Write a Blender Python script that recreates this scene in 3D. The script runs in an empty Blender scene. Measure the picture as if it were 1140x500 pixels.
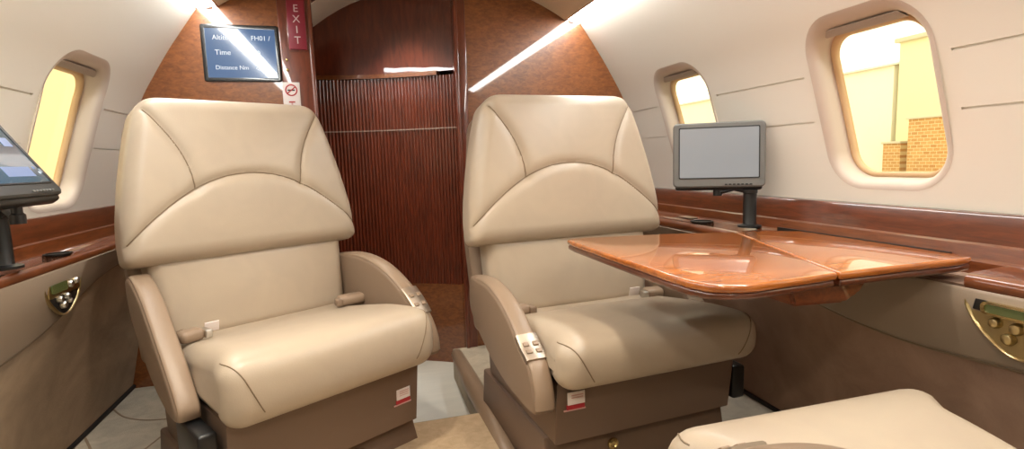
import bpy, bmesh, math, random
import numpy as np
from mathutils import Vector, Matrix, Euler
random.seed(4)
S = bpy.context.scene
COL = S.collection
PI = math.pi

# ------------------------------------------------------------------ materials
def lin(r, g, b):
    f = lambda c: c/12.92 if c <= .04045 else ((c+.055)/1.055)**2.4
    return (f(r/255), f(g/255), f(b/255), 1)

def mat(name, col, rough=.5, metal=0, coat=0, coat_rough=.03, emit=None, estr=0, spec=.5, bump=None, noise=None, alpha=None):
    """noise=(scale, colour2, stretch(x,y,z), detail)   bump=(scale, strength)"""
    m = bpy.data.materials.new(name); m.use_nodes = True
    nt = m.node_tree; b = nt.nodes['Principled BSDF']
    b.inputs['Base Color'].default_value = col
    b.inputs['Roughness'].default_value = rough
    b.inputs['Metallic'].default_value = metal
    b.inputs['Specular IOR Level'].default_value = spec
    b.inputs['Coat Weight'].default_value = coat
    b.inputs['Coat Roughness'].default_value = coat_rough
    if emit:
        b.inputs['Emission Color'].default_value = emit
        b.inputs['Emission Strength'].default_value = estr
    tc = nt.nodes.new('ShaderNodeTexCoord')
    if noise:
        sc, c2, st, det = noise
        mp = nt.nodes.new('ShaderNodeMapping'); mp.inputs['Scale'].default_value = st
        nt.links.new(tc.outputs['Object'], mp.inputs['Vector'])
        n = nt.nodes.new('ShaderNodeTexNoise'); n.inputs['Scale'].default_value = sc
        n.inputs['Detail'].default_value = det; n.inputs['Roughness'].default_value = .65
        n.inputs['Distortion'].default_value = .6
        nt.links.new(mp.outputs['Vector'], n.inputs['Vector'])
        r = nt.nodes.new('ShaderNodeValToRGB')
        r.color_ramp.elements[0].position = .36; r.color_ramp.elements[0].color = col
        r.color_ramp.elements[1].position = .66; r.color_ramp.elements[1].color = c2
        nt.links.new(n.outputs['Fac'], r.inputs['Fac'])
        nt.links.new(r.outputs['Color'], b.inputs['Base Color'])
    if bump:
        n2 = nt.nodes.new('ShaderNodeTexNoise'); n2.inputs['Scale'].default_value = bump[0]
        n2.inputs['Detail'].default_value = 3
        nt.links.new(tc.outputs['Object'], n2.inputs['Vector'])
        bp = nt.nodes.new('ShaderNodeBump'); bp.inputs['Strength'].default_value = bump[1]
        bp.inputs['Distance'].default_value = .002
        nt.links.new(n2.outputs['Fac'], bp.inputs['Height'])
        nt.links.new(bp.outputs['Normal'], b.inputs['Normal'])
    return m

M = {}
M['cream'] = mat('cream_wall', (.82, .775, .695, 1), .5, bump=(260, .08))
M['ceil'] = mat('cream_ceiling', (.72, .58, .42, 1), .6)
M['reveal'] = mat('window_reveal', (.62, .53, .46, 1), .45)
M['gasket'] = mat('tan_gasket', (.62, .42, .24, 1), .5)
M['leather'] = mat('beige_leather', (.455, .373, .288, 1), .36, bump=(420, .12), noise=(9, (.485, .40, .305, 1), (1, 1, 1), 2))
M['seam'] = mat('seam_leather', (.23, .165, .105, 1), .6)
M['taupe'] = mat('taupe_leather', (.235, .165, .115, 1), .45, bump=(420, .12))
M['armpad'] = mat('arm_leather', (.30, .215, .15, 1), .4, bump=(420, .12))
M['plinth'] = mat('plinth_brown', (.165, .106, .073, 1), .5, bump=(300, .1))
M['panel'] = mat('side_panel_leather', (.31, .24, .18, 1), .5, bump=(300, .1))
M['suede'] = mat('suede_fabric', (.27, .168, .12, 1), .9, noise=(6, (.36, .235, .17, 1), (1, 1, 1), 5), bump=(200, .3))
M['suede_mottled'] = mat('mottled_suede', (.30, .225, .16, 1), .9, noise=(5, (.45, .335, .23, 1), (1, .7, 1), 5), bump=(200, .3))
M['carpet'] = mat('pale_carpet', (.37, .325, .255, 1), .95, noise=(14, (.49, .42, .325, 1), (1, 1, 1), 6), bump=(350, .6))
M['vinyl'] = mat('pale_vinyl', (.70, .72, .70, 1), .5, noise=(5, (.62, .65, .64, 1), (.5, 2, 1), 4))
M['burl'] = mat('burl_wood', (.27, .088, .021, 1), .35, coat=1, noise=(42, (.155, .043, .010, 1), (1, 1, 2.2), 7))
M['mahogany'] = mat('mahogany', (.18, .034, .013, 1), .35, coat=1, noise=(16, (.10, .020, .008, 1), (3, 3, .6), 5))
M['ledge'] = mat('ledge_wood', (.20, .055, .016, 1), .3, coat=1, noise=(14, (.11, .028, .009, 1), (6, .8, 6), 6))
M['riser'] = mat('riser_wood', (.14, .034, .011, 1), .3, coat=1, noise=(14, (.07, .017, .006, 1), (6, .8, 6), 6))
M['table'] = mat('table_wood', (.50, .15, .02, 1), .25, coat=1, coat_rough=.01, noise=(9, (.30, .08, .015, 1), (1, 6, 6), 6))
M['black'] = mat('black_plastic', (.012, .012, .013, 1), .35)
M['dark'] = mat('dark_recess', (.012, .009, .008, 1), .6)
M['grey'] = mat('grey_plastic', (.17, .17, .165, 1), .38)
M['steel'] = mat('steel', (.62, .60, .56, 1), .33, metal=1)
M['brass'] = mat('brass', (.70, .55, .26, 1), .25, metal=1)
M['gold'] = mat('champagne_gold', (.62, .50, .27, 1), .3, metal=1)
M['white'] = mat('white_paper', (.80, .72, .70, 1), .6)
M['red'] = mat('red_print', (.42, .02, .03, 1), .5)
M['pink'] = mat('pink_print', (.62, .36, .34, 1), .6)
M['exit'] = mat('exit_red', (.23, .014, .032, 1), .4)
M['exit_text'] = mat('exit_lettering', (.62, .50, .50, 1), .5)
M['diffuser'] = mat('lit_diffuser', (.9, .9, .9, 1), .5, emit=(.96, .99, .955, 1), estr=27)
M['lamp'] = mat('added_lamp_glow', (.9, .9, .9, 1), .5, emit=(1, .9, .76, 1), estr=12)
M['bezel'] = mat('screen_bezel', (.006, .006, .008, 1), .25, coat=.6)
M['screen_blue'] = mat('lit_blue_screen', (.01, .012, .015, 1), .12, coat=1, emit=(.11, .24, .50, 1), estr=.55, noise=(8, (.012, .016, .02, 1), (1, 1, 1), 3))
M['screen_text'] = mat('lit_screen_text', (.1, .1, .1, 1), .4, emit=(.85, .93, 1, 1), estr=.75)
M['screen_grey'] = mat('reflection_glow_screen', (.30, .31, .32, 1), .18, metal=.6, coat=1, coat_rough=.05, emit=(.64, .67, .70, 1), estr=.28)  # even grey glow stands in for reflections on the screen
M['screen_teal'] = mat('lit_dark_screen', (.01, .015, .018, 1), .15, coat=1, emit=(.10, .20, .25, 1), estr=.42)
M['screen_bar'] = mat('lit_bar', (.02, .02, .03, 1), .3, emit=(.32, .42, .68, 1), estr=.75)
M['lcd'] = mat('green_lcd', (.07, .08, .035, 1), .2, coat=1, emit=(.35, .50, .10, 1), estr=.05)
M['apron'] = mat('apron_concrete', (.62, .58, .46, 1), .9, noise=(.6, (.55, .5, .4, 1), (1, 1, 1), 4))
M['hangar'] = mat('hangar_wall', (.90, .88, .76, 1), .8)
M['yellow'] = mat('yellow_wall', (.84, .79, .54, 1), .8)
M['amber'] = mat('amber_wall', (.90, .67, .42, 1), .8)
M['sand'] = mat('sand_carpet', (.56, .42, .27, 1), .95, noise=(30, (.68, .53, .36, 1), (1, 1, 1), 6), bump=(350, .6))
M['olive'] = mat('olive_gold', (.42, .33, .17, 1), .35, metal=.85)
M['charcoal'] = mat('charcoal_plastic', (.035, .037, .038, 1), .35)
M['plate'] = mat('plate_metal', (.50, .43, .36, 1), .42, metal=1)
M['highlight_line'] = mat('painted_highlight', (.36, .28, .24, 1), .35)  # pale colour painted in for a reflection on the ribs
M['roof'] = mat('hangar_roof', (.62, .58, .46, 1), .7)
M['doorslab'] = mat('hangar_door', (.78, .75, .60, 1), .7)
M['greybrown'] = mat('shade_grey', (.42, .36, .31, 1), .55)
def brick_mat():
    m = bpy.data.materials.new('tan_brick'); m.use_nodes = True; nt = m.node_tree
    b = nt.nodes['Principled BSDF']; b.inputs['Roughness'].default_value = .9
    tc = nt.nodes.new('ShaderNodeTexCoord')
    t = nt.nodes.new('ShaderNodeTexBrick'); t.inputs['Scale'].default_value = 3
    t.inputs['Color1'].default_value = (.50, .26, .09, 1); t.inputs['Color2'].default_value = (.62, .37, .15, 1)
    t.inputs['Mortar'].default_value = (.75, .62, .38, 1)
    sp = nt.nodes.new('ShaderNodeSeparateXYZ'); cb = nt.nodes.new('ShaderNodeCombineXYZ')
    nt.links.new(tc.outputs['Object'], sp.inputs['Vector']); nt.links.new(sp.outputs['Y'], cb.inputs['X']); nt.links.new(sp.outputs['Z'], cb.inputs['Y']); nt.links.new(cb.outputs['Vector'], t.inputs['Vector'])
    nt.links.new(t.outputs['Color'], b.inputs['Base Color'])
    return m
M['brick'] = brick_mat()
def glass_mat():
    m = bpy.data.materials.new('window_glass'); m.use_nodes = True; nt = m.node_tree
    nt.nodes.remove(nt.nodes['Principled BSDF'])
    tr = nt.nodes.new('ShaderNodeBsdfTransparent'); tr.inputs['Color'].default_value = (.97, .95, .88, 1)
    gl = nt.nodes.new('ShaderNodeBsdfGlossy'); gl.inputs['Roughness'].default_value = .03
    mx = nt.nodes.new('ShaderNodeMixShader'); mx.inputs['Fac'].default_value = .05
    nt.links.new(tr.outputs[0], mx.inputs[1]); nt.links.new(gl.outputs[0], mx.inputs[2])
    nt.links.new(mx.outputs[0], nt.nodes['Material Output'].inputs['Surface'])
    return m
M['glass'] = glass_mat()

# ------------------------------------------------------------------ mesh helpers
def mk(name, verts, faces, m, parent=None, smooth=False, angle=None):
    me = bpy.data.meshes.new(name)
    me.from_pydata([tuple(v) for v in verts], [], [tuple(f) for f in faces])
    bm = bmesh.new(); bm.from_mesh(me)
    bmesh.ops.recalc_face_normals(bm, faces=bm.faces)
    bm.to_mesh(me); bm.free()
    return link(name, me, m, parent, smooth, angle)

def link(name, me, m, parent=None, smooth=False, angle=None):
    o = bpy.data.objects.new(name, me); COL.objects.link(o)
    if m is not None:
        me.materials.clear(); me.materials.append(M[m] if isinstance(m, str) else m)
    if smooth:
        for p in me.polygons: p.use_smooth = True
        if angle is not None:
            me.set_sharp_from_angle(angle=math.radians(angle))
    if parent is not None: o.parent = parent
    return o

def empty(name, loc=(0, 0, 0), rz=0):
    o = bpy.data.objects.new(name, None); COL.objects.link(o)
    o.location = loc; o.rotation_euler = (0, 0, rz); o.empty_display_size = .05
    return o

def tag(o, label, cat, group=None):
    o['label'] = label; o['category'] = cat
    if group: o['group'] = group
    return o
def struct(o):
    o['kind'] = 'structure'; return o

def from_bm(name, bm, m, parent=None, smooth=True, angle=35):
    me = bpy.data.meshes.new(name)
    bmesh.ops.recalc_face_normals(bm, faces=bm.faces)
    bm.to_mesh(me); bm.free()
    return link(name, me, m, parent, smooth, angle)

def rbox_bm(bm, cx, cy, cz, sx, sy, sz, r=.004, seg=3, rot=None):
    t = bmesh.new(); bmesh.ops.create_cube(t, size=1)
    for v in t.verts: v.co = Vector((v.co.x*sx, v.co.y*sy, v.co.z*sz))
    if r > 0: bmesh.ops.bevel(t, geom=t.edges[:], offset=r, segments=seg, profile=.5, affect='EDGES')
    mt = Matrix.Translation((cx, cy, cz)) @ (rot.to_4x4() if rot else Matrix())
    t.transform(mt)
    me = bpy.data.meshes.new('t'); t.to_mesh(me); t.free(); bm.from_mesh(me); bpy.data.meshes.remove(me)

def rbox(name, c, s, m, parent=None, r=.004, seg=3, rot=None):
    bm = bmesh.new(); rbox_bm(bm, *c, *s, r, seg, rot)
    return from_bm(name, bm, m, parent)

def loft(rings, cap=True, closed=True):
    """rings: list of equal-length point lists -> verts, faces"""
    n = len(rings[0]); V = [p for r in rings for p in r]; F = []
    for i in range(len(rings)-1):
        for j in range(n if closed else n-1):
            k = (j+1) % n
            F.append((i*n+j, i*n+k, (i+1)*n+k, (i+1)*n+j))
    if cap:
        F.append(tuple(range(n))); F.append(tuple((len(rings)-1)*n+j for j in range(n)))
    return V, F

def prism(pts, axis, a, b, bev=0):
    """pts 2D polygon -> extruded along axis (0:x with pts=(y,z), 1:y with (x,z), 2:z with (x,y))"""
    def p3(p, t):
        return ((t, p[0], p[1]), (p[0], t, p[1]), (p[0], p[1], t))[axis]
    return loft([[p3(p, a) for p in pts], [p3(p, b) for p in pts]])

def prism_obj(name, pts, axis, a, b, m, parent=None, bev=0, smooth=True, angle=35):
    V, F = prism(pts, axis, a, b)
    bm = bmesh.new(); vs = [bm.verts.new(v) for v in V]
    for f in F: bm.faces.new([vs[i] for i in f])
    bmesh.ops.recalc_face_normals(bm, faces=bm.faces)
    if bev:
        ed = [e for e in bm.edges if e.calc_face_angle(0) > .6]
        bmesh.ops.bevel(bm, geom=ed, offset=bev, segments=3, profile=.5, affect='EDGES')
    return from_bm(name, bm, m, parent, smooth, angle)

def tube_vf(path, r, n=10, flat=1.0, up=(0, 0, 1)):
    P = [Vector(p) for p in path]; rings = []
    prev = None
    for i, p in enumerate(P):
        t = (P[min(i+1, len(P)-1)]-P[max(i-1, 0)]).normalized()
        u = Vector(up) if prev is None else prev
        s = t.cross(u)
        if s.length < 1e-4: s = t.cross(Vector((1, .3, 0)))
        s.normalize(); u = s.cross(t).normalized(); prev = u
        rr = r[i] if hasattr(r, '__len__') else r
        rings.append([p+s*math.cos(a)*rr+u*math.sin(a)*rr*flat for a in [2*PI*k/n for k in range(n)]])
    return loft(rings)
def tube(name, path, r, m, parent=None, n=10, flat=1.0, up=(0, 0, 1)):
    V, F = tube_vf(path, r, n, flat, up)
    return mk(name, V, F, m, parent, True, 50)

def lathe(name, prof, m, parent=None, n=28, loc=(0, 0, 0), rot=None):
    """prof [(r,z)], axis z"""
    rings = [[Vector((max(r, 1e-5)*math.cos(2*PI*k/n), max(r, 1e-5)*math.sin(2*PI*k/n), z)) for k in range(n)] for r, z in prof]
    V, F = loft(rings)
    R = rot if rot else Matrix.Identity(3)
    V = [R @ v + Vector(loc) for v in V]
    return mk(name, V, F, m, parent, True, 40)

def smooth_poly(pts, n=8, closed=True):
    """Catmull-Rom resample"""
    P = [np.array(p, float) for p in pts]; out = []; L = len(P)
    rng = range(L) if closed else range(L-1)
    for i in rng:
        if closed: p0, p1, p2, p3 = P[i-1], P[i], P[(i+1) % L], P[(i+2) % L]
        else: p0, p1, p2, p3 = P[max(i-1, 0)], P[i], P[i+1], P[min(i+2, L-1)]
        for k in range(n):
            t = k/n
            out.append(tuple(.5*((2*p1)+(-p0+p2)*t+(2*p0-5*p1+4*p2-p3)*t*t+(-p0+3*p1-3*p2+p3)*t**3)))
    if not closed: out.append(tuple(P[-1]))
    return out

def rrect(cx, cy, hx, hy, r, n=8, p=None):
    out = []
    for (sx, sy, a0) in ((1, 1, 0), (-1, 1, 90), (-1, -1, 180), (1, -1, 270)):
        for k in range(n+1):
            a = math.radians(a0+90*k/n)
            out.append((cx+sx*(hx-r)+r*math.cos(a), cy+sy*(hy-r)+r*math.sin(a)))
    return out

def boolean_cut(o, cutters):
    for c in cutters:
        md = o.modifiers.new('cut', 'BOOLEAN'); md.operation = 'DIFFERENCE'; md.solver = 'EXACT'; md.object = c
    dg = bpy.context.evaluated_depsgraph_get(); dg.update()
    me = bpy.data.meshes.new_from_object(o.evaluated_get(dg))
    o.modifiers.clear(); old = o.data; o.data = me; bpy.data.meshes.remove(old)
    for c in cutters:
        d = c.data; bpy.data.objects.remove(c); bpy.data.meshes.remove(d)

def text_obj(name, s, size, m, parent, loc, rot, align='CENTER', depth=.0006, sx=1):
    cu = bpy.data.curves.new('txt', 'FONT'); cu.body = s; cu.size = size; cu.align_x = align; cu.align_y = 'CENTER'; cu.extrude = depth
    t = bpy.data.objects.new('txt', cu); COL.objects.link(t)
    dg = bpy.context.evaluated_depsgraph_get(); dg.update()
    me = bpy.data.meshes.new_from_object(t.evaluated_get(dg))
    bpy.data.objects.remove(t); bpy.data.curves.remove(cu)
    o = link(name, me, m, parent)
    o.location = loc; o.rotation_euler = rot; o.scale = (sx, 1, 1)
    return o

# ------------------------------------------------------------------ cabin shell
X0 = .21                     # cabin centre line
YB = 2.25                    # forward bulkhead
YA = -2.6                    # aft bulkhead
HP = [(0, 1.07), (.2, 1.07), (.4, 1.065), (.55, 1.062), (.66, 1.06), (.8, 1.036), (.95, .995), (1.06, .95), (1.15, .90), (1.25, .838), (1.38, .747)]
def hw(z): return float(np.interp(z, [p[0] for p in HSM], [p[1] for p in HSM]))
HSM = [(p[0], p[1]) for p in smooth_poly(HP, 6, closed=False)]

WIN = {1: [(.90, 1.20), (1.665, 1.965), (.13, .43), (-.64, -.34), (-1.41, -1.11)],
       -1: [(1.665, 1.965), (.90, 1.20), (.13, .43), (-.64, -.34), (-1.41, -1.11)]}
WZ0, WZ1 = .715, 1.115
def build_wall(name, side):
    prof = [(h, z) for z, h in HSM if z >= .5]
    inner = [(X0+side*h, z) for h, z in prof]; outer = [(X0+side*(h+.035), z) for h, z in reversed(prof)]
    o = prism_obj(name, inner+outer, 1, YA-.05, YB+.004, 'cream')
    cut = []
    for y0, y1 in WIN[side]:
        pts = rrect((y0+y1)/2, (WZ0+WZ1)/2, (y1-y0)/2+.012, (WZ1-WZ0)/2+.012, .097)
        a, b = sorted((X0+side*.8, X0+side*1.3))
        cut.append(prism_obj('cutter', pts, 0, a, b, None))
    # two long panel joints, interrupted at the windows
    for zc in (1.0, .88):
        edges = sorted([YA]+[v for w in WIN[side] for v in w]+[YB+.1])
        for k in range(0, len(edges), 2):
            a, b = edges[k]+.042, edges[k+1]-.042
            if k+2 == len(edges): b = YB+.1
            x = X0+side*hw(zc)
            cut.append(rbox('cutter', (x, (a+b)/2, zc), (.012, b-a, .005), None, None, r=0))
    boolean_cut(o, cut)
    for p in o.data.polygons: p.use_smooth = True
    o.data.set_sharp_from_angle(angle=math.radians(25))
    return struct(o)
build_wall('wall_right', 1)
build_wall('wall_left', -1)

wn = 0
def build_window(side, y0, y1):
    global wn; wn += 1
    yc, zc, hy, hz = (y0+y1)/2, (WZ0+WZ1)/2, (y1-y0)/2, (WZ1-WZ0)/2
    root = struct(empty('window_%d' % wn, (X0+side*hw(zc), yc, zc)))
    def ring(e, d, r):
        pts = rrect(yc, zc, hy+e, hz+e, max(r+e, .02), 10)
        return [Vector((X0+side*(hw(z)+d), y, z))-root.location for y, z in pts]
    spec = [(.0165, -.0005), (.011, .0001), (.006, .0018), (.001, .0050), (-.004, .011), (-.008, .022), (-.011, .034), (-.013, .044), (-.014, .054)]
    V, F = loft([ring(e, d, .085) for e, d in spec], cap=False)
    mk('reveal', V, F, 'reveal' , root, True)
    V, F = loft([ring(e, d, .085) for e, d in ((-.013, .050), (-.019, .046), (-.025, .048), (-.027, .056), (-.027, .064))], cap=False)
    mk('gasket', V, F, 'gasket', root, True)
    V, F = loft([ring(-.024, .060, .085), ring(-.024, .063, .085)])
    mk('pane', V, F, 'glass', root)
    # pull-down shade parked at the top of the reveal
    pts = []
    zt = WZ1-.012; zb = WZ1-.026
    sh = []
    for (z, d) in ((zt, .020), (zb+.012, .018), (zb, .021), (zb-.002, .027), (zb+.008, .034), (zt, .036)):
        row = []
        for k in range(13):
            u = -1+2*k/12
            w = hy-.017-max(0, (z-(WZ1-.085)))**2*7.5
            row.append(Vector((X0+side*(hw(z)+d), yc+u*w, z))-root.location)
        sh.append(row)
    V, F = loft(sh, cap=False, closed=False)
    mk('shade', V, F, 'greybrown', root, True, 40)
for side in (1, -1):
    for y0, y1 in WIN[side]: build_window(side, y0, y1)

# lower side walls: suede panel with a raised leather panel above, split by a curved joint
def xr(z): return 1.092+(.54-z)*.20
def xl(z): return -.745-(.58-z)*.22
def lower_side(sname, xf, side, ztop, curve, m_low):
    n = 60; ys = np.linspace(YA, YB, n)
    rows = [0, .02, .1, .2, .3, .4, ztop]
    rings = [[Vector((xf(z), y, z)) for y in ys] for z in rows]
    rings += [[Vector((xf(ztop)+side*.12, y, ztop)) for y in ys], [Vector((xf(0)+side*.10, y, 0)) for y in ys]]
    V, F = loft(rings+[rings[0]], cap=False, closed=False)
    o = struct(mk('wall_lower_%s' % sname, V, F, m_low, None, True, 30))
    # raised upper panel
    ysd = np.linspace(YA, YB-.002, 140)
    zb = [curve(y) for y in ysd]
    fr = []
    for k, (t, d) in enumerate(((0, -.002), (.0, .006), (.02, .010), (.06, .012), (.5, .012), (.96, .012), (1, .006))):
        fr.append([Vector((xf(zb[i]+(ztop-.004-zb[i])*t)-side*d, y, zb[i]+(ztop-.004-zb[i])*t)) for i, y in enumerate(ysd)])
    V, F = loft(fr, cap=False, closed=False)
    p = struct(mk('trim_upper_panel_%s' % sname, V, F, 'panel', None, True, 60))
    pth = [Vector((xf(zb[i])-side*.004, y, zb[i]-.002)) for i, y in enumerate(ysd)]
    V, F = tube_vf(pth, .0028, 6)
    struct(mk('trim_joint_%s' % sname, V, F, 'seam', None, True))
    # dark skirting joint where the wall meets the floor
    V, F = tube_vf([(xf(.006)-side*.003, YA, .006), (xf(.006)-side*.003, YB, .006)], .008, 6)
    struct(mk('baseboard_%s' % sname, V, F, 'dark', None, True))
def cr(y):   # right joint: low by the control unit, rising forward under the table
    return float(np.interp(y, [-3, .55, .70, .80, .92, 1.08, 1.30, 1.6, 2.3], [.405, .405, .396, .385, .385, .405, .455, .49, .50]))
def crs(y): return sum(cr(y+d) for d in np.linspace(-.10, .10, 9))/9
def cl(y):
    return float(np.interp(y, [-3, 1.25, 1.40, 1.52, 1.62, 1.72, 1.82, 1.95, 2.3], [.385, .385, .392, .41, .435, .475, .505, .52, .525]))
def cls(y): return sum(cl(y+d) for d in np.linspace(-.07, .07, 7))/7
lower_side('right', xr, 1, .54, crs, 'suede')
lower_side('left', xl, -1, .575, cls, 'suede_mottled')

# floors
def slab(name, x0, x1, y0, y1, z0, z1, m, r=0):
    return struct(rbox(name, ((x0+x1)/2, (y0+y1)/2, (z0+z1)/2), (x1-x0, y1-y0, z1-z0), m, None, r=r))
AX0, AX1 = -.12, .335
fl = prism_obj('floor', [(-1.0, YA), (1.32, YA), (1.32, YB), (AX1, YB), (AX1, 1.62), (AX0, 1.62), (AX0, YB), (-1.0, YB)], 2, -.16, 0, 'carpet', None, bev=.006)
struct(fl)
slab('floor_vestibule', -.9, 1.2, 1.5, 3.1, -.20, -.13, 'vinyl')
slab('floor_runner', AX0, AX1, YA, 1.612, -.002, .005, 'sand', r=.002)
# rolled carpet edge beside the aisle step and step nosing
V, F = tube_vf([(AX1+.010, 1.30, -.01), (AX1+.010, 1.60, -.002), (AX1+.008, 1.85, -.004), (AX1+.01, 2.20, -.01)], [.022, .032, .032, .024], 12)
struct(mk('trim_1', V, F, 'armpad', None, True))
V, F = tube_vf([(AX0, 1.617, -.008), (AX1, 1.617, -.008)], .010, 10)
struct(mk('trim_2', V, F, 'carpet', None, True))
# carpet seams on the outboard floor by the left wall
for pth in ([(-.862, 2.06, .001), (-.80, 1.98, .001), (-.72, 1.93, .001), (-.62, 1.915, .001), (-.5, 1.93, .001)],
            [(-.862, 1.86, .001), (-.80, 1.75, .001), (-.74, 1.62, .001), (-.70, 1.45, .001)],
            [(-.60, 1.92, .001), (-.66, 1.70, .001), (-.72, 1.50, .001), (-.70, 1.45, .001)]):
    o = tube('floor_seam', smooth_poly(pth, 8, False), .0035, 'seam', None, 6, .4)
    struct(o)

# ceiling : cream arch, valance trims and light strips
CP = [(.675, 1.392), (.62, 1.425), (.52, 1.472), (.35, 1.535), (.15, 1.575), (0, 1.582)]
cp = [(X0+h, z) for h, z in CP] + [(X0-h, z) for h, z in reversed(CP[:-1])]
cps = smooth_poly(cp, 5, False)
pol = cps+[(x, z+.03) for x, z in reversed(cps)]
struct(prism_obj('ceiling', pol, 1, YA, YB, 'ceil'))
for side, nm in ((1, 'right'), (-1, 'left')):
    # cove behind the strip: closes the gap between wall top and ceiling edge
    pr = [(.749, 1.38), (.756, 1.40), (.738, 1.43), (.68, 1.435), (.673, 1.393), (.678, 1.390), (.682, 1.424), (.732, 1.421), (.746, 1.400), (.745, 1.38)]
    struct(prism_obj('trim_cove_%s' % nm, [(X0+side*h, z) for h, z in pr], 1, YA, YB, 'mahogany'))
    t = tag(empty('ceiling_strip_light', (X0+side*.715, 1.12, 1.40)), 'long glowing strip light along the top of the %s cabin wall' % nm, 'light')
    pr = [(.742, 1.384), (.741, 1.402), (.730, 1.416), (.706, 1.419), (.686, 1.409), (.684, 1.396), (.705, 1.386), (.728, 1.379)]
    L = smooth_poly([(side*(h-.715), z-1.40) for h, z in pr], 4)
    n = 12; rings = []
    for y in [-1.12+.0]+[-1.12+.018*math.sin(a) for a in np.linspace(.15, PI/2, 5)]+[1.12]:
        k = 1 if y > -1.11 else .35+.65*min(1, (y+1.12)/.018)
        rings.append([Vector((x*k, y, z*k)) for x, z in L])
    V, F = loft(rings)
    mk('diffuser', V, F, 'diffuser', t, True, 50)
    rbox('end_cap', (side*.004, 1.122, .002), (.05, .006, .036), 'steel', t, r=.002)

# forward bulkheads either side of the doorway, glossy burl with a dark frame
def bulkhead(name, side, xe):
    zs = np.linspace(-.16, 1.36, 40)
    wallp = [(X0+side*(hw(max(z, 0))+.02), z) for z in zs]
    top = [(X0+side*h, z+.02) for h, z in ((.76, 1.40), (.68, 1.42), (.52, 1.48), (.35, 1.545), (.15, 1.585))]
    top = [p for p in top if (p[0]-xe)*side > .01]
    pts = [(xe, -.16)]+wallp+top+[(xe, 1.585)]
    return struct(prism_obj(name, pts, 1, YB, YB+.05, 'burl'))
XL, XR = -.148, .408
bulkhead('wall_front_right', 1, XR+.035)
bulkhead('wall_front_left', -1, XL-.115)
# dark mahogany jambs of the doorway
def jamb(x0, x1, y0, y1, m, nm, z0=-.13, z1=1.585, r=.006):
    return struct(rbox(nm, ((x0+x1)/2, (y0+y1)/2, (z0+z1)/2), (x1-x0, y1-y0, z1-z0), m, None, r=r))
jamb(XL-.118, XL, YB-.006, YB+.10, 'mahogany', 'trim_3')
jamb(XL-.012, XL+.004, YB-.012, YB+.012, 'mahogany', 'trim_4', r=.005)
jamb(XR, XR+.038, YB-.012, YB+.12, 'mahogany', 'trim_5', z0=-.05)
jamb(XR-.012, XR+.004, YB-.02, YB+.02, 'mahogany', 'trim_6', z0=-.05, r=.005)
jamb(XR+.005, XR+.033, YB-.008, YB+.10, 'steel', 'trim_7', z0=-.13, z1=-.05, r=.002)

# aft bulkhead (behind the camera) closes the cabin
pts = [(X0+h, z) for z, h in HSM]+[(X0+h, z) for h, z in CP]+[(X0-h, z) for h, z in reversed(CP[:-1])]+[(X0-h, z) for z, h in reversed(HSM)]
struct(prism_obj('wall_back', pts, 1, YA-.05, YA, 'mahogany'))

# vestibule beyond the doorway
vc = [(x, 1.562-1.02*(x-X0)**2) for x in np.linspace(-.42, .84, 25)]
struct(prism_obj('ceiling_vestibule', vc+[(x, z+.03) for x, z in reversed(vc)], 1, YB+.06, 3.1, 'cream'))
hd = [(x, 1.564-1.02*(x-X0)**2) for x in np.linspace(XL-.10, XR+.03, 25)]
struct(prism_obj('wall_front_header', hd+[(XR+.03, 1.68), (XL-.10, 1.68)], 1, YB+.004, YB+.075, 'mahogany'))
struct(rbox('wall_vestibule_left', (-.62, 2.70, .7), (.04, .8, 1.8), 'mahogany', None, r=0))
struct(rbox('wall_vestibule_right', (.90, 2.70, .7), (.04, .8, 1.8), 'mahogany', None, r=0))
struct(rbox('wall_vestibule_back', (.14, 3.08, .7), (1.6, .04, 1.8), 'mahogany', None, r=0))

# tambour closet seen through the doorway
tc = tag(empty('tambour_closet', (.14, 2.6, -.13)), 'mahogany closet with a ribbed tambour front beyond the doorway', 'cabinet')
cpath = smooth_poly([(-.55, 2.66), (-.35, 2.635), (-.15, 2.615), (.03, 2.585), (.17, 2.535), (.29, 2.475), (.38, 2.42), (.47, 2.36)], 40, False)
cv = np.array(cpath); seg = np.r_[0, np.cumsum(np.hypot(*np.diff(cv, axis=0).T))]
def cpos(s, off=0):
    x = np.interp(s, seg, cv[:, 0]); y = np.interp(s, seg, cv[:, 1])
    e = .004; dx = np.interp(s+e, seg, cv[:, 0])-np.interp(s-e, seg, cv[:, 0]); dy = np.interp(s+e, seg, cv[:, 1])-np.interp(s-e, seg, cv[:, 1])
    l = math.hypot(dx, dy); return x+dy/l*off-.14, y-dx/l*off-2.6
def sheet(name, s0, s1, z0, z1, offf, m, step, parent):
    ss = np.arange(s0, s1, step); front = [cpos(s, offf(s)) for s in ss]; back = [cpos(s, -.02) for s in ss[::-1]]
    poly = front+back
    V, F = prism(poly, 2, z0+.13, z1+.13)
    return mk(name, V, F, m, parent, True, 40)
pit = .0155
def rib(s):
    t = ((s/pit) % 1)*2-1
    return .0052*math.sqrt(max(0, 1-(t/.86)**2)) if abs(t) < .86 else 0
SE = seg[-1]
sheet('tambour_door', 0.02, SE-.03, .245, 1.185, rib, 'mahogany', pit/12, tc)
sheet('kick_panel', 0.0, SE, -.13, .245, lambda s: .003, 'burl', .01, tc)
sheet('upper_panel', 0.0, SE, 1.205, 1.60, lambda s: -.006, 'mahogany', .01, tc)
sheet('shelf_edge', 0.0, SE-.14, 1.187, 1.205, lambda s: .012, 'burl', .01, tc)
sheet('highlight_strip', 0.28, SE-.03, .953, .958, lambda s: .0062, 'highlight_line', .01, tc)  # strip that paints a thin highlight across the ribs
sheet('stile', SE-.05, SE, -.13, 1.60, lambda s: .008, 'mahogany', .005, tc)

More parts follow.
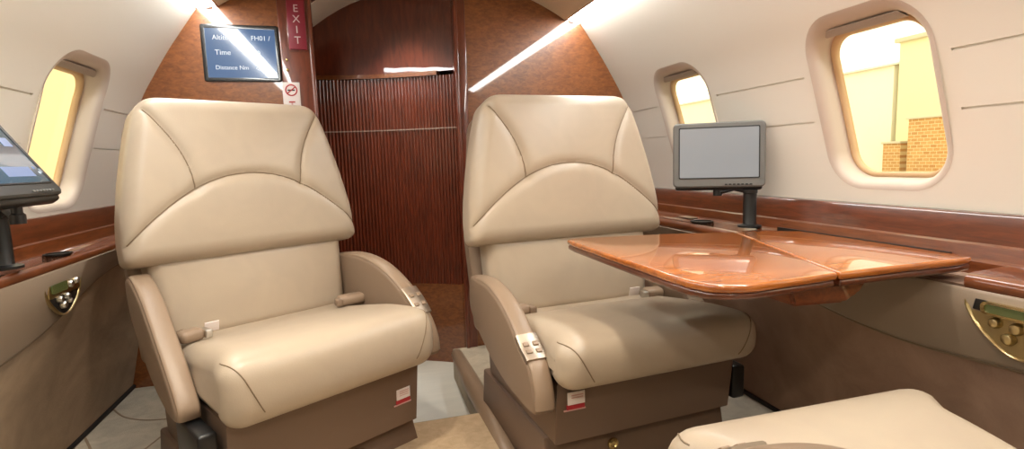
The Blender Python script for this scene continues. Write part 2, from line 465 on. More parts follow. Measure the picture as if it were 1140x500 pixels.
# ------------------------------------------------------------------ side ledges (wood) with cup holders
def ledge(name, label, side, xfront, xw, zt, sections, holes):
    t = tag(empty(name, (xfront, .2, zt)), label, 'ledge')
    dx = xw-xfront
    g = lambda f: f
    for (ya, yb) in sections:
        pr = [(0, -.030), (-.006*side, -.022), (-.007*side, -.010), (.002*side, -.001), (.012*side, .001), (dx*.62, .006), (dx*.64, -.03)]
        o = prism_obj('ledge_top', pr, 1, ya-.2, yb-.2, 'ledge', t, smooth=True, angle=50)
        cs = [h for h in holes if ya < h[1] < yb]
        if cs:
            cut = []
            for hx, hy, hr in cs:
                b = bmesh.new(); bmesh.ops.create_cone(b, cap_ends=True, segments=32, radius1=hr, radius2=hr, depth=.2,
                                                       matrix=Matrix.Translation((hx-xfront, hy-.2, 0)))
                q = from_bm('cutter', b, None, t); cut.append(q)
            boolean_cut(o, cut)
        for hx, hy, hr in cs:
            lathe('cup_holder', [(hr+.005, .005), (hr+.005, .008), (hr-.001, .008), (hr-.002, -.018), (.0, -.018), (.0, -.020), (hr, -.020)], 'dark', t, 30, (hx-xfront, hy-.2, 0))
    d = side
    r1 = [(dx*.60, .004), (dx*.64, .010), (dx*.68, .036), (dx*.72, .040), (dx*.985, .040), (dx*.985, -.03), (dx*.60, -.03)]
    prism_obj('lower_riser', r1, 1, YA-.2, YB-.2, 'ledge', t, angle=30)
    r2 = [(dx*.72, .040), (dx*.735, .046), (dx*.775, .060), (dx*.84, .094), (dx*.87, .099), (dx*.98, .100), (dx*.985, .040)]
    prism_obj('upper_riser', r2, 1, YA-.2, YB-.2, 'riser', t, angle=30)
    return t
ldR = ledge('side_ledge', 'glossy wooden side ledge under the right windows, behind the table', 1, 1.092, 1.268, .562,
            [(YA, .735), (1.335, YB)], [(1.142, 1.635, .034), (1.150, .60, .036)])
ldL = ledge('side_ledge', 'glossy wooden side ledge along the left wall, beside the left seat', -1, -.745, -.85, .590, [(YA, YB)], [(-.776, 1.66, .026)])
# small ashtray lid and the dark slot the table folds into
rbox('ashtray_lid', (.072, 1.55, .0085), (.034, .075, .005), 'armpad', ldR, r=.002)
prism_obj('table_slot', [(.002, -.030), (.002, -.085), (.11, -.085), (.11, -.030)], 1, .536, 1.134, 'dark', ldR)

prism_obj('table_slot', [(.1005, -.03), (.1005, .016), (.108, .016), (.108, -.03)], 1, .640, 1.134, 'dark', ldR)  # dark strip on the riser face, painting in the slot's shadow line
# ------------------------------------------------------------------ seats
def seat_pad(name, Wf, H, R, depth, m, parent, org, tilt, seams=(), bulge=.012, back=.05, N=120, K=110, gr=.005, rb=.02, rt=.05):
    """upholstered pad standing on its lower edge: Wf(v)=half width, front faces -y, org=(y,z) of the lower front edge"""
    us = np.sin(np.linspace(-PI/2, PI/2, N)); tv = np.linspace(0, 1, K); vs = .5-.5*np.cos(PI*tv)
    U, Vv = np.meshgrid(us, vs)
    s = Vv*H
    W = np.array([Wf(v) for v in vs])
    sv = vs*H
    W = W-np.where(sv < rb, rb-np.sqrt(np.maximum(0, rb**2-(rb-sv)**2)), 0)-np.where(H-sv < rt, rt-np.sqrt(np.maximum(0, rt**2-(rt-(H-sv))**2)), 0)
    X = U*W[:, None]
    eu = (1-np.abs(U))*W[:, None]; ev = np.minimum(s, H-s)
    drop = lambda e: np.where(e < R, R-np.sqrt(np.maximum(0, R**2-(R-np.minimum(e, R))**2)), 0)
    D = depth-np.minimum(np.hypot(drop(eu), drop(ev)), depth)
    D += bulge*(1-U**2)*(1-(2*Vv-1)**2)
    for sm in seams:
        P = np.array(sm); best = np.full(X.shape, 9.)
        for a, b in zip(P[:-1], P[1:]):
            ab = b-a; t = np.clip(((X-a[0])*ab[0]+(s-a[1])*ab[1])/(ab@ab), 0, 1)
            best = np.minimum(best, np.hypot(X-(a[0]+t*ab[0]), s-(a[1]+t*ab[1])))
        D -= gr*np.exp(-(best/.0045)**2)+gr*1.1*np.exp(-(best/.016)**2)
    ct, st = math.cos(tilt), math.sin(tilt)
    def p3(x, s, d): return (x, org[0]+s*st-d*ct, org[1]+s*ct+d*st)
    verts = [p3(X[i, j], s[i, j], D[i, j]) for i in range(K) for j in range(N)]
    F = [(i*N+j, i*N+j+1, (i+1)*N+j+1, (i+1)*N+j) for i in range(K-1) for j in range(N-1)]
    bd = [j for j in range(N)]+[i*N+N-1 for i in range(1, K)]+[(K-1)*N+j for j in range(N-2, -1, -1)]+[i*N for i in range(K-2, 0, -1)]
    base = len(verts); nb = len(bd)
    for q, (off, sc) in enumerate(((back*.6, 1.0), (back, .97))):
        for b in bd:
            i, j = divmod(b, N); verts.append(p3(X[i, j]*sc, H/2+(s[i, j]-H/2)*sc, -off))
    ringsi = [bd, list(range(base, base+nb)), list(range(base+nb, base+2*nb))]
    for a, b in zip(ringsi[:-1], ringsi[1:]):
        for k in range(nb): F.append((a[k], a[(k+1) % nb], b[(k+1) % nb], b[k]))
    F.append(tuple(ringsi[-1]))
    o = mk(name, verts, F, m, parent, True, 60)
    def surf(x, sx):   # point on the front surface
        v = min(max(sx/H, 0), 1); i = int(np.argmin(np.abs(sv-sx))); u = min(max(x/W[i], -1), 1)
        j = int(np.argmin(np.abs(us-u)))
        return p3(x, sx, D[i, j]+.0012)
    return o, surf

def loft_x(prof, w, r, n=7, x0=0, shear=None):
    """closed (y,z) profile swept along x from x0-w to x0+w with rounded ends of radius r"""
    P = np.array(prof); nx = len(P)
    tan = np.roll(P, -1, 0)-np.roll(P, 1, 0); tan /= np.maximum(np.hypot(tan[:, 0], tan[:, 1]), 1e-9)[:, None]
    nrm = np.c_[tan[:, 1], -tan[:, 0]]
    cen = P.mean(0)
    if ((P-cen)*nrm).sum() < 0: nrm = -nrm
    rings = []
    for a in np.linspace(0, PI/2, n):
        ins = r*(1-math.sin(a)); x = -w+r*(1-math.cos(a))
        rings.append((x, P-nrm*ins))
    rings = rings+[(-x, q) for x, q in reversed(rings)]
    rr = [[Vector((x0+x, p[0], p[1])) for p in q] for x, q in rings]
    return loft(rr)

ARM = [(.06, .505), (-.03, .515), (-.11, .512), (-.19, .495), (-.265, .462), (-.335, .415), (-.385, .362), (-.412, .312), (-.417, .272), (-.398, .256),
       (-.33, .255), (-.22, .262), (-.09, .296), (.02, .345), (.075, .42)]
ARMW = [(.065, .520), (.03, .535), (-.02, .520), (-.085, .480), (-.15, .422), (-.215, .362), (-.268, .308), (-.292, .276), (-.288, .254), (-.262, .246),
        (-.20, .256), (-.10, .300), (-.02, .365), (.05, .44)]
ARC = [(.0, .225), (.05, .222), (.10, .209), (.15, .187), (.20, .155), (.25, .116), (.29, .080), (.318, .052)]
EAR = [(.236, .405), (.218, .380), (.190, .335), (.168, .290), (.153, .240), (.146, .189)]

def club_seat(name, label, loc, rz, aisle, cw=.260, flr=.045, ax=.292, ck=1.0, arm_dz=(0, 0), recline=.19, zbox=.145, zplac=.238, plx=.203, arm_len=1.0):
    t = tag(empty(name, loc, rz), label, 'seat', 'beige leather club seats')
    # seat cushion
    cpf = smooth_poly([(.07, .352), (-.06, .362), (-.20, .388), (-.32, .409), (-.40, .415), (-.443, .406), (-.466, .380), (-.473, .335),
                       (-.467, .290), (-.442, .260), (-.39, .251), (-.25, .250), (.0, .250), (.07, .265)], 5)
    cpf = [(y, .415-(.415-z)*(ck if y < -.1 or z < .3 else 1)) for y, z in cpf]
    V, F = loft_x(cpf, cw, .045, 8)
    flare = lambda y: 1+flr*min(1, max(0, (-y-.36)/.07))**1.0*(3-2*min(1, max(0, (-y-.36)/.07)))*min(1, max(0, (-y-.36)/.07))
    V = [Vector((v.x*flare(v.y), v.y, v.z)) for v in V]
    cush = mk('seat_cushion', V, F, 'leather', t, True, 60)
    P = np.array(cpf); tn = np.roll(P, -1, 0)-np.roll(P, 1, 0); tn /= np.hypot(tn[:, 0], tn[:, 1])[:, None]
    nr = np.c_[tn[:, 1], -tn[:, 0]]
    if ((P-P.mean(0))*nr).sum() < 0: nr = -nr
    idx = [k for k in range(len(P)) if P[k, 0] < -.40 and P[k, 1] > .415-.13*ck]
    for sx in (-1, 1):
        pth = []
        for q, k in enumerate(idx):
            f = q/(len(idx)-1); x = cw-.012-.060*f**1.3
            e = cw-x; d = 0 if e >= .045 else .045-math.sqrt(.045**2-(.045-e)**2)
            y, z = P[k]-nr[k]*(d-.0003)
            pth.append((sx*x*flare(y), y, z))
        tube('cushion_seam', pth, .0014, 'seam', cush, 6)
    # lumbar pad
    lum, _ = seat_pad('lumbar_cushion', lambda v: .262+.012*v, .245, .035, .055, 'leather', t, (.045, .335), .12, bulge=.012, N=60, K=40, rb=.03, rt=.03)
    # wide winged backrest
    Wk = ([0, .08, .25, .5, .75, .9, 1.0], [.318, .323, .319, .301, .276, .257, .243])
    Wf = lambda v: float(np.interp(v, *Wk))
    Ws = lambda v: sum(Wf(v+d) for d in np.linspace(-.08, .08, 9))/9
    arc = smooth_poly([(-x, s) for x, s in reversed(ARC[1:])]+ARC, 4, False)
    ears = [smooth_poly([(sg*x, s) for x, s in EAR], 4, False) for sg in (-1, 1)]
    H = .447
    bk, surf = seat_pad('backrest', Ws, H, .045, .075, 'leather', t, (.055, .553), recline, seams=[arc]+ears, bulge=.016, back=.055, rb=.022, rt=.05)
    for line in [arc]+ears:
        pts = [surf(x, s) for x, s in line if abs(x) < Ws(s/H)-.006]
        tube('stitched_seam', pts, .0016, 'seam', bk, 6)
    # hard shell behind the backrest, and lower shell
    sh, _ = seat_pad('back_shell', lambda v: (.285+.02*v if v < .45 else .294-.05*(v-.45)/.55), .70, .03, .02, 'taupe', t, (.10, .27), recline, bulge=0, back=.07, N=30, K=40, rb=.03, rt=.05)
    # armrests
    for sx in (-1, 1):
        dz = arm_dz[0] if sx == aisle else arm_dz[1]; arm = ARM if sx == aisle else ARMW
        prof = smooth_poly([(y*arm_len, z+dz*(1 if z > .4 else .4)) for y, z in arm], 4)
        V, F = loft_x(prof, .027, .012, 6, sx*ax)
        a = mk('armrest', V, F, 'taupe', t, True, 60)
        # padded strip along the top and front edge
        top = smooth_poly([(y*arm_len, z+dz*(1 if z > .4 else .4)) for y, z in arm[:9]], 5, False)
        rings = []
        for k, (y, z) in enumerate(top):
            y0, z0 = top[max(k-1, 0)]; y1, z1 = top[min(k+1, len(top)-1)]
            l = math.hypot(y1-y0, z1-z0); ny, nz = -(z1-z0)/l, (y1-y0)/l
            if k < len(top)/2 and nz < 0 or (k >= len(top)/2 and ny > 0): ny, nz = -ny, -nz
            sec = []
            for q in range(12):
                b = 2*PI*q/12; c, s_ = math.cos(b), math.sin(b)
                ux = .0235*math.copysign(abs(c)**.6, c); un = .007*math.copysign(abs(s_)**.8, s_)-.001
                sec.append(Vector((sx*ax+ux, y+ny*un, z+nz*un)))
            rings.append(sec)
        V, F = loft(rings)
        mk('arm_pad', V, F, 'armpad', a, True, 60)
        if sx == aisle:
            # chrome control plate with buttons over the sloping front end
            i0, i1 = int(len(top)*.58), int(len(top)*.71)
            pr = []
            for k in range(i0, i1+1):
                y, z = top[k]; y0, z0 = top[k-1]; y1, z1 = top[k+1]
                l = math.hypot(y1-y0, z1-z0); ny, nz = (z1-z0)/l, -(y1-y0)/l
                pr.append((y, z, ny, nz))
            rings = []
            for y, z, ny, nz in pr:
                rings.append([Vector((sx*ax+u*.026, y+ny*d, z+nz*d)) for u, d in ((-1, -.004), (-1, .008), (-.85, .0105), (0, .0115), (.85, .0105), (1, .008), (1, -.004))])
            V, F = loft(rings)
            pl = mk('control_plate', V, F, 'plate', a, True, 40)
            ym, zm, ny, nz = pr[len(pr)//3]
            for u in (-.5, .5):
                for q in (1, 2):
                    y, z, ny, nz = pr[min(q*len(pr)//4+1, len(pr)-1)]
                    ang = math.atan2(-ny, nz)
                    rbox('button', (sx*ax+u*.024, y+ny*.0115, z+nz*.0115), (.014, .012, .006), 'armpad', pl, r=.002, rot=Matrix.Rotation(ang, 3, 'X'))
    # base: seat box, pedestal, placard, latch
    zt = .418-.16*ck
    pts = [(-.395, zt), (-.375, zbox), (.10, zbox), (.12, zt)]
    V, F = loft_x([(y, z) for y, z in pts], .252, .004, 3)
    bx = mk('seat_box', V, F, 'plinth', t, True, 30)
    V, F = loft_x([(-.335, zbox), (-.36, .0), (.16, .0), (.14, zbox)], .262, .006, 3)
    pd = mk('pedestal', V, F, 'plinth', t, True, 30)
    ym = lambda z: -.395+(.262-z)*.02/(.262-zbox)
    pxc = aisle*plx
    zp = zplac-.238
    ym0 = ym; ym = lambda z: ym0(z+zp)
    pc = rbox('placard', (pxc, ym(.238)-.001, .238+zp), (.044, .003, .030), 'white', t, r=.0006)
    rbox('red_band', (pxc, ym(.216)-.001, .2165+zp), (.046, .0032, .012), 'red', pc, r=.0006)
    rbox('pale_edge', (pxc-.002, ym(.209)-.0015, .2085+zp), (.056, .0034, .0035), 'pink', pc, r=.0006)
    for zz in (.246, .240, .234):
        rbox('print_line', (pxc+.002, ym(zz)-.0027, zz+zp), (.030, .0008, .0022), 'pink', pc, r=0)
    lt = lathe('latch', [(.0, -.004), (.013, -.004), (.015, 0), (.014, .004), (.009, .006), (.006, .003), (.0, .003)], 'brass', t, 20,
               (-.082*(1 if aisle < 0 else -1), -.345-.004, zbox-.045), Matrix.Rotation(PI/2, 3, 'X'))
    # black block painting in the shade under the outboard armrest
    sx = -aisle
    rbox('shade_block', (sx*.285, -.30, .20), (.040, .16, .09), 'black', t, r=.008)
    # seat belt halves lying on the cushion
    for k, sx in enumerate((aisle, -aisle)):
        rz_ = Matrix.Rotation(sx*math.radians(-12), 3, 'Z')
        bb = bmesh.new()
        bx0 = .232 if not k else .222
        rbox_bm(bb, sx*bx0, -.085, .385, .085 if not k else .06, .045, .032, .013, 4, rz_)
        sb = from_bm('seat_belt', bb, 'armpad', t)
        tube('webbing', [(sx*.262, -.03, .36), (sx*.255, -.05, .385), (sx*.235, -.075, .398)], .012, 'taupe', sb, 8, .35)
        rbox('buckle', (sx*.186, -.092, .385), (.018, .034, .022), 'steel' if k else 'taupe', sb, r=.004, rot=rz_)
        if k: rbox('tag', (sx*.165, -.07, .392), (.035, .003, .028), 'white', sb, r=.001, rot=Matrix.Rotation(.3, 3, 'X'))
    return t
sL = club_seat('club_seat', 'beige leather club seat on the left, turned toward the aisle', (-.298, 1.69, 0), math.radians(31), 1, arm_dz=(.0, .0), zbox=.075, zplac=.170)
sR = club_seat('club_seat', 'beige leather club seat behind the wooden table', (.613, 1.514, 0), .0876, -1, arm_dz=(-.045, 0), zbox=.140, zplac=.256, plx=.205, ck=.76)
sN = club_seat('club_seat', 'beige leather club seat in the right foreground, only its cushion front showing', (.640, .208, 0), math.radians(180), 1, cw=.208, flr=.18, ax=.208, arm_dz=(.006, 0), recline=1.1, arm_len=1.0)

# ------------------------------------------------------------------ fold-out table
tb = tag(empty('folding_table', (.82, 1.03, .585)), 'glossy orange wood folding table pulled out of the right ledge', 'table')
def table_leaf(name, pts, parent, th=.028):
    P = [(x-.82, y-1.03) for x, y in pts]
    o = prism_obj(name, P, 2, -.015, 0, 'table', parent, bev=.006)
    cx = sum(p[0] for p in P)/len(P); cy = sum(p[1] for p in P)/len(P)
    prism_obj('edge_band', [(cx+(x-cx)*.985, cy+(y-cy)*.985) for x, y in P], 2, -th, -.0145, 'riser', o, bev=.005)
    return o
outer = [(.985, 1.262), (.80, 1.322), (.60, 1.356), (.540, 1.362), (.524, 1.350), (.521, 1.30), (.524, 1.06), (.528, .86), (.533, .80), (.546, .765), (.575, .742), (.615, .734), (.70, .742), (.806, .752)]
# front leaf and ledge leaf meet on a hinge line
table_leaf('table_leaf', [(.806, .752)]+[(.985, 1.262)]+outer[1:-1], tb)
table_leaf('hinged_leaf', [(.809, .752), (.95, .756), (1.07, .757), (1.105, .757), (1.150, .765), (1.150, 1.20), (1.09, 1.235), (.988, 1.261)], tb)
bm = bmesh.new()
V, F = prism([(-.10, -.026), (-.085, -.062), (.03, -.066), (.065, -.05), (.085, -.026)], 1, -.255, -.13)
vs = [bm.verts.new(v) for v in V]
for f in F: bm.faces.new([vs[i] for i in f])
bmesh.ops.recalc_face_normals(bm, faces=bm.faces)
bmesh.ops.bevel(bm, geom=bm.edges[:], offset=.006, segments=2, affect='EDGES')
from_bm('support_bracket', bm, 'ledge', tb)
rbox('slide_arm', (.20, .02, -.042), (.36, .05, .024), 'dark', tb, r=.003)

# ------------------------------------------------------------------ monitors
def screen_text_bar(parent, x, z, w, h, m, y): return rbox('screen_mark', (x, y, z), (w, .0008, h), m, parent, r=0)
def monitor(name, label, loc, rot, w, h, m_screen, teal=False, m_body='grey'):
    """local frame: screen faces -y, origin at the middle of the lower edge"""
    t = tag(empty(name, loc), label, 'monitor'); t.rotation_euler = rot
    bm = bmesh.new()
    f = rrect(0, h/2, w/2, h/2, .014, 6); b = rrect(0, h/2, w/2-.012, h/2-.012, .02, 6)
    rings = [[Vector((x, -.002, z)) for x, z in rrect(0, h/2, w/2-.004, h/2-.004, .011, 6)], [Vector((x, .002, z)) for x, z in f], [Vector((x, .022, z)) for x, z in f], [Vector((x, .036, z)) for x, z in b]]
    V, F = loft(rings); body = mk('housing', V, F, m_body, t, True, 30)
    rbox('rear_shell', (0, .021, .006), (w*.95, .026, .030), 'black', body, r=.008)
    bz = rrect(0, h/2+.006, w/2-.017, h/2-.021, .004, 4); bi = rrect(0, h/2+.006, w/2-.020, h/2-.024, .003, 4)
    V, F = loft([[Vector((x, -.0022, z)) for x, z in bz], [Vector((x, -.004, z)) for x, z in bz], [Vector((x, -.004, z)) for x, z in bi], [Vector((x, -.001, z)) for x, z in bi]], cap=False)
    mk('screen_frame', V, F, 'black', body, True, 30)
    V, F = loft([[Vector((x, -.0028, z)) for x, z in bi], [Vector((x, -.001, z)) for x, z in bi]])
    sc = mk('screen', V, F, m_screen, t)
    for k in range(7):
        rbox('button', (w*.08+k*.012, -.003, .0085), (.008, .004, .004), 'black' if not teal else 'grey', body, r=.001)
    return t, sc
def monitor_parts(t, pole_x, pole_top, pole_len, pole_y=.03):
    pass
mw, mh = .272, .203
a = math.radians(-31)
mR, sc = monitor('seat_monitor', 'grey monitor on a black post above the table at the right wall', (1.075, 1.455, .698), (math.radians(-5), 0, a), mw, mh, 'screen_grey')
def post(mon, wbase, ztop, m='black', r=.020):
    """vertical post and arm, built in world space then put in the monitor's frame"""
    bpy.context.view_layer.update()
    inv = mon.matrix_world.inverted()
    def put(o): o.data.transform(inv); return o
    x, y, z = wbase
    p = put(lathe('post', [(0, 0), (r*1.75, 0), (r*1.75, .006), (r*1.05, .010), (r, .012), (r, ztop-z-.012), (r*1.1, ztop-z-.010), (r*1.1, ztop-z), (0, ztop-z)], m, None, 24, wbase))
    p.parent = mon
    c = mon.matrix_world @ Vector((0, .022, .012))
    mid = Vector((x, y, ztop-.006))
    arm = put(tube('swing_arm', [mid, mid.lerp(c, .5)+Vector((0, 0, -.004)), Vector((c.x, c.y, ztop-.008))], [.012, .010, .012], m, None, 10, .7)); arm.parent = mon
    hd = put(lathe('hinge', [(0, -.008), (.014, -.008), (.014, .010), (.010, .014), (.010, .05), (0, .05)], m, None, 16, (c.x, c.y, ztop-.010))); hd.parent = mon
post(mR, (1.168, 1.425, .570), .688)
mL, sc = monitor('seat_monitor', 'dark tilted monitor on a black post at the left wall, cut off by the frame', (-.655, 1.325, .760), (math.radians(-34), 0, math.radians(90)), mw, mh, 'screen_teal', True, 'charcoal')
for x, z, w, h, m in ((.085, .135, .03, .022, 'screen_bar'), (.035, .058, .095, .024, 'screen_bar'), (.118, .060, .006, .010, 'screen_text'), (.107, .055, .006, .006, 'screen_text'), (.10, .068, .007, .006, 'screen_bar'), (-.03, .12, .06, .03, 'screen_bar')):
    rbox('screen_mark', (x, -.0034, z), (w, .0008, h), m, sc, r=0)
post(mL, (-.772, 1.430, .598), .722)

# bulkhead flight information screen
fx0, fx1, fz0, fz1 = -.530, -.266, 1.124, 1.328
fs = tag(empty('information_screen', ((fx0+fx1)/2, YB+.001, (fz0+fz1)/2)), 'blue flight information screen set in the left wooden bulkhead', 'screen')
hx, hz = (fx1-fx0)/2, (fz1-fz0)/2
V, F = loft([[Vector((x, 0, z)) for x, z in rrect(0, 0, hx, hz, .008, 4)], [Vector((x, -.006, z)) for x, z in rrect(0, 0, hx, hz, .008, 4)],
             [Vector((x, -.007, z)) for x, z in rrect(0, 0, hx-.004, hz-.004, .006, 4)], [Vector((x, -.005, z)) for x, z in rrect(0, 0, hx-.014, hz-.014, .002, 4)]])
mk('bezel', V, F, 'bezel', fs, True, 30)
V, F = loft([[Vector((x, -.0056, z)) for x, z in rrect(0, 0, hx-.014, hz-.014, .002, 3)], [Vector((x, -.004, z)) for x, z in rrect(0, 0, hx-.014, hz-.014, .002, 3)]])
sc = mk('screen', V, F, 'screen_blue', fs)
for s, x, z, sz in (('Altitude', -.095, .055, .024), ('FH01 /', .035, .055, .024), ('Time', -.090, .002, .026), ("0'0", .035, .002, .024), ('Distance Nm', -.092, -.052, .021), ('4 1', .045, -.052, .021)):
    text_obj('screen_text', s, sz, 'screen_text', sc, (x, -.0062, z), (PI/2, 0, 0), 'LEFT', .0003)

# EXIT sign and smoking placard on the doorway jamb
ex = tag(empty('exit_sign', (-.199, YB-.007, 1.345)), 'narrow dark red EXIT sign with stacked letters left of the doorway', 'sign')
rbox('sign_plate', (0, -.005, 0), (.064, .010, .205), 'exit', ex, r=.003)
rbox('sign_frame', (0, -.001, -.002), (.072, .004, .214), 'mahogany', ex, r=.001)
for k, ch in enumerate('EXIT'):
    text_obj('letter', ch, .038, 'exit_text', ex, (0, -.0105, .046-k*.0385), (PI/2, 0, 0), 'CENTER', .0006)
ns = tag(empty('smoking_placard', (-.236, YB-.007, 1.075)), 'small white no smoking placard beside the screen, behind the left headrest', 'sign')
rbox('card', (0, -.0012, 0), (.062, .0024, .095), 'white', ns, r=.001)
n = 28
V, F = loft([[Vector((r*math.cos(2*PI*k/n), y, .018+r*math.sin(2*PI*k/n))) for k in range(n)] for r, y in ((.022, -.0024), (.022, -.0032), (.0175, -.0032), (.0175, -.0024))], cap=False)
mk('prohibition_ring', V, F, 'red', ns)
rbox('slash', (0, -.0030, .018), (.038, .0008, .004), 'red', ns, r=0, rot=Matrix.Rotation(math.radians(-40), 3, 'Y'))
rbox('cigarette', (0, -.0027, .018), (.026, .0006, .005), 'black', ns, r=0)
rbox('belt_symbol', (0, -.0028, -.026), (.022, .0008, .005), 'red', ns, r=0)
rbox('belt_symbol', (0, -.0028, -.034), (.006, .0008, .012), 'pink', ns, r=0)
for z in (1.205, 1.168):
    o = lathe('jamb_stud', [(0, .006), (.004, .005), (.006, .001), (.006, 0), (0, 0)], 'brass', None, 14, (0, 0, 0), Matrix.Rotation(PI/2, 3, 'X'))
    o.location = (-.243, YB-.006, z); tag(o, 'tiny %s brass stud on the jamb below the EXIT sign' % ('upper' if z > 1.19 else 'lower'), 'stud')

# ------------------------------------------------------------------ armrest control units set in the side panels
def control_unit(name, label, side, xface, y0, y1, z0, z1, lcd):
    t = tag(empty(name, (xface, (y0+y1)/2, (z0+z1)/2)), label, 'control panel')
    w, h = (y1-y0)/2, (z1-z0)/2; d = -side
    flip = 1 if lcd else -1
    sh = smooth_poly([(-w*flip, h*.85), (-w*.4*flip, h), (w*.5*flip, h), (w*flip, h*.82), (w*1.0*flip, h*.35), (w*.72*flip, -h*.35), (w*.25*flip, -h*.95), (-w*.2*flip, -h*.95), (-w*.75*flip, -h*.4), (-w*1.0*flip, h*.3)], 5)
    def ring(k, x): return [Vector((x*d, y*k, z*k)) for y, z in sh]
    V, F = loft([ring(1.10, -.004), ring(1.10, .003), ring(1.05, .005), ring(1.0, .003), ring(.985, -.0)], cap=False)
    mk('bezel', V, F, 'gold', t, True, 50)
    V, F = loft([ring(1.02, -.004), ring(1.02, .0012)]); mk('recess', V, F, 'olive' if lcd else 'dark', t)
    pl = prism_obj('button_plate', [(-w*.95*flip, h*.30), (-w*.88*flip, h*.80), (w*.90*flip, h*.84), (w*.95*flip, h*.38)] if lcd else [(-w*.92*flip, h*.0), (-w*.92*flip, h*.80), (w*.90*flip, h*.86), (w*.95*flip, -h*.02)], 0, d*.0, d*.006, 'dark' if lcd else 'gold', t, bev=.002)
    if lcd:
        rim = rrect(0, h*.56, w*.74, h*.24, h*.2, 6); inn = rrect(0, h*.56, w*.66, h*.155, h*.12, 6)
        V, F = loft([[Vector((d*x, y, z)) for y, z in q] for x, q in ((.005, rim), (.014, rim), (.015, inn), (.011, inn))], cap=False)
        mk('display_rim', V, F, 'brass', t, True, 40)
        V, F = loft([[Vector((d*x, y, z)) for y, z in inn] for x in (.009, .0115)]); mk('display', V, F, 'lcd', t)
        spots = [(-.35, .06, .011), (.12, .0, .011), (.50, .05, .010), (.25, -.42, .011), (-.2, -.42, .009)]
    else:
        rim = rrect(w*.36*flip, h*.45, w*.44, h*.24, h*.1, 5)
        V, F = loft([[Vector((d*x, y, z)) for y, z in rim] for x in (.004, .009)]); mk('display', V, F, 'lcd', t)
        spots = [(-.30*flip, .42, .010), (-.66*flip, .50, .009), (.40*flip, -.16, .009), (-.02*flip, -.14, .009), (.22*flip, -.52, .010), (-.12*flip, -.42, .007)]
    for u, v, r in spots:
        o = lathe('knob', [(0, 0), (r, 0), (r, .006), (r*.75, .011), (r*.3, .0125), (0, .0125)], 'gold' if lcd else 'steel', t, 16, (d*.002, u*w, v*h), Matrix.Rotation(d*PI/2, 3, 'Y'))
    return t
control_unit('seat_control_panel', 'gold control panel with a green display, in the right wall below the ledge', 1, xr(.485)-.013, .545, .722, .430, .530, True)
control_unit('seat_control_panel', 'small gold control panel with knobs, in the left wall below the ledge', -1, xl(.50)+.013, 1.525, 1.685, .452, .548, False)

# ------------------------------------------------------------------ outdoors (seen through the windows)
struct(rbox('ground', (0, 4, -1.75), (120, 120, .1), 'apron', None, r=0))
hg = tag(empty('hangar', (17, 20, -1.7)), 'long pale hangar seen through the large right window', 'building')
rbox('wall', (0, 0, 2.45), (4, 15.2, 4.9), 'hangar', hg, r=0)
prism_obj('roof', [(-2.1, 4.9), (0, 5.3), (2.1, 4.9)], 1, -7.7, 7.7, 'roof', hg)
rbox('door', (-2.02, -2.2, 1.9), (.10, 5, 3.8), 'doorslab', hg, r=0)
yh = tag(empty('terminal_building', (16.5, 10.6, -1.7)), 'tall pale yellow building at the right side of the large window', 'building')
rbox('wall', (0, 0, 2.75), (3, 3.3, 5.5), 'yellow', yh, r=0)
rbox('roof_slab', (0, 0, 5.55), (3.2, 3.5, .12), 'roof', yh, r=.01)
bh = tag(empty('brick_annex', (14.2, 9.85, -1.7)), 'tan brick annex at the right edge of the large window', 'building')
rbox('wall', (0, 0, 1.62), (1.0, 2.0, 3.24), 'brick', bh, r=0)
rbox('roof_slab', (0, 0, 3.27), (1.1, 2.1, .06), 'roof', bh, r=.01)
bs = tag(empty('brick_shed', (14.3, 11.45, -1.7)), 'small tan brick shed beside the pale hangar', 'building')
rbox('wall', (0, 0, 1.32), (.8, .5, 2.64), 'brick', bs, r=0)
rbox('roof_slab', (0, 0, 2.67), (.9, .56, .06), 'roof', bs, r=.01)
bw = tag(empty('barrier_wall', (12.6, 12, -1.7)), 'low pale barrier wall in front of the brick sheds', 'wall')
rbox('wall', (0, 0, .93), (.3, 14, 1.86), 'hangar', bw, r=0)
rbox('coping', (0, 0, 1.89), (.4, 14.1, .06), 'roof', bw, r=.01)
lh = tag(empty('hangar', (-17, 32, -1.7)), 'amber hangar wall seen through the left window', 'building')
rbox('wall', (0, 0, 7), (4, 40, 14), 'amber', lh, r=0)
prism_obj('roof', [(-2.1, 14), (0, 14.8), (2.1, 14)], 1, -20.2, 20.2, 'roof', lh)

# ------------------------------------------------------------------ lights
w = bpy.data.worlds.new('world'); S.world = w; w.use_nodes = True
bg = w.node_tree.nodes['Background']; bg.inputs['Color'].default_value = (1, .95, .76, 1); bg.inputs['Strength'].default_value = 2.4

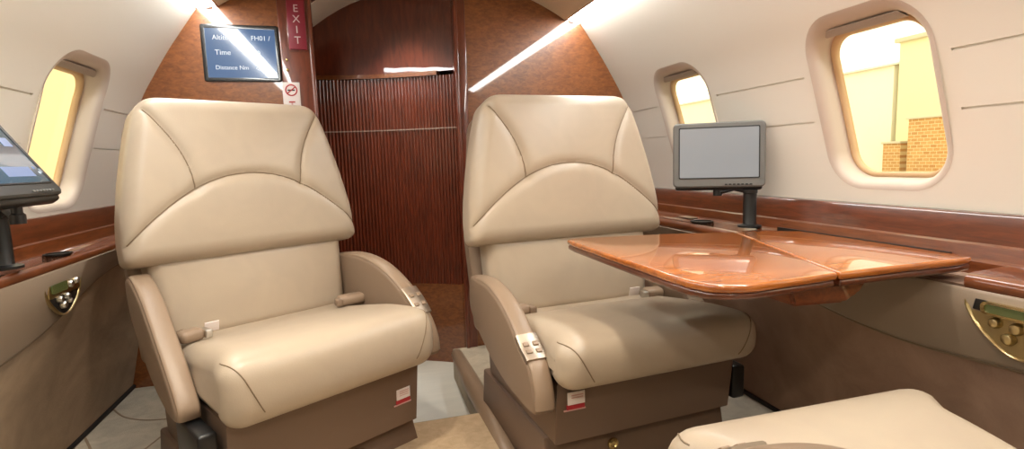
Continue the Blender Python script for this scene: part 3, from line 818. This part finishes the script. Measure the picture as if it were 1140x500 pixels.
def added_downlight(x, y, z, energy, size=.07, tilt=(0, 0), spread=110, label=''):  # added ceiling lamps, all out of view, put in to brighten the cabin
    t = tag(empty('added_ceiling_light', (x, y, z)), label, 'light')
    lathe('trim_ring', [(.030, -.004), (.046, -.004), (.048, 0), (.046, .004), (.032, .004)], 'steel', t)
    lathe('lens', [(0, 0), (.032, -.001), (.032, .003), (0, .003)], 'lamp', t)
    ld = bpy.data.lights.new('added_ceiling_lamp', 'AREA'); ld.shape = 'DISK'; ld.size = size; ld.energy = energy; ld.color = (1, .86, .68)
    ld.spread = math.radians(spread)
    lo = bpy.data.objects.new('added_ceiling_lamp', ld); COL.objects.link(lo); lo.parent = t; lo.location = (0, 0, -.012)
    lo.rotation_euler = (tilt[0], tilt[1], 0)
zc = lambda h: float(np.interp(h, [0, .15, .35, .52, .62], [1.582, 1.575, 1.535, 1.472, 1.425]))-.006
added_downlight(X0-.30, .95, zc(.30), 3.6, tilt=(math.radians(12), math.radians(8)), label='added unseen left ceiling light brightening the left seat')
added_downlight(X0+.30, .80, zc(.30), 2.0, tilt=(math.radians(8), math.radians(-8)), label='added unseen right ceiling light brightening the table side')
added_downlight(X0-.30, -.35, zc(.30), 4.5, spread=150, label='added left fill light behind the camera')
added_downlight(X0+.30, -.35, zc(.30), 4.5, spread=150, label='added right fill light behind the camera')
added_downlight(.16, 2.34, 1.535, 2.0, spread=90, label='added light standing in for daylight in the vestibule beyond the doorway')

# ------------------------------------------------------------------ camera and view
cam = bpy.data.cameras.new('camera'); co = bpy.data.objects.new('camera', cam); COL.objects.link(co)
cam.sensor_fit = 'HORIZONTAL'; cam.sensor_width = 36; cam.lens = 600/1140*36; cam.clip_start = .02
ya, pt, rl = math.radians(15.4), math.radians(6.73), .0315
fw = Vector((math.sin(ya)*math.cos(pt), math.cos(ya)*math.cos(pt), -math.sin(pt)))
rt = Vector((math.cos(ya), -math.sin(ya), 0)); up = rt.cross(fw)
c, s = math.cos(rl), math.sin(rl)
r2 = rt*c-up*s; u2 = rt*s+up*c
mx = Matrix((r2, u2, -fw)).transposed().to_4x4(); mx.translation = (0, 0, .8)
co.matrix_world = mx
S.camera = co
S.view_settings.view_transform = 'Standard'; S.view_settings.look = 'None'
S.view_settings.exposure = 0.15; S.view_settings.gamma = 1.0; S.view_settings.use_curve_mapping = False
S.cycles.use_denoising = True
S.cycles.max_bounces = 10; S.cycles.transparent_max_bounces = 12
S.cycles.sample_clamp_indirect = 8
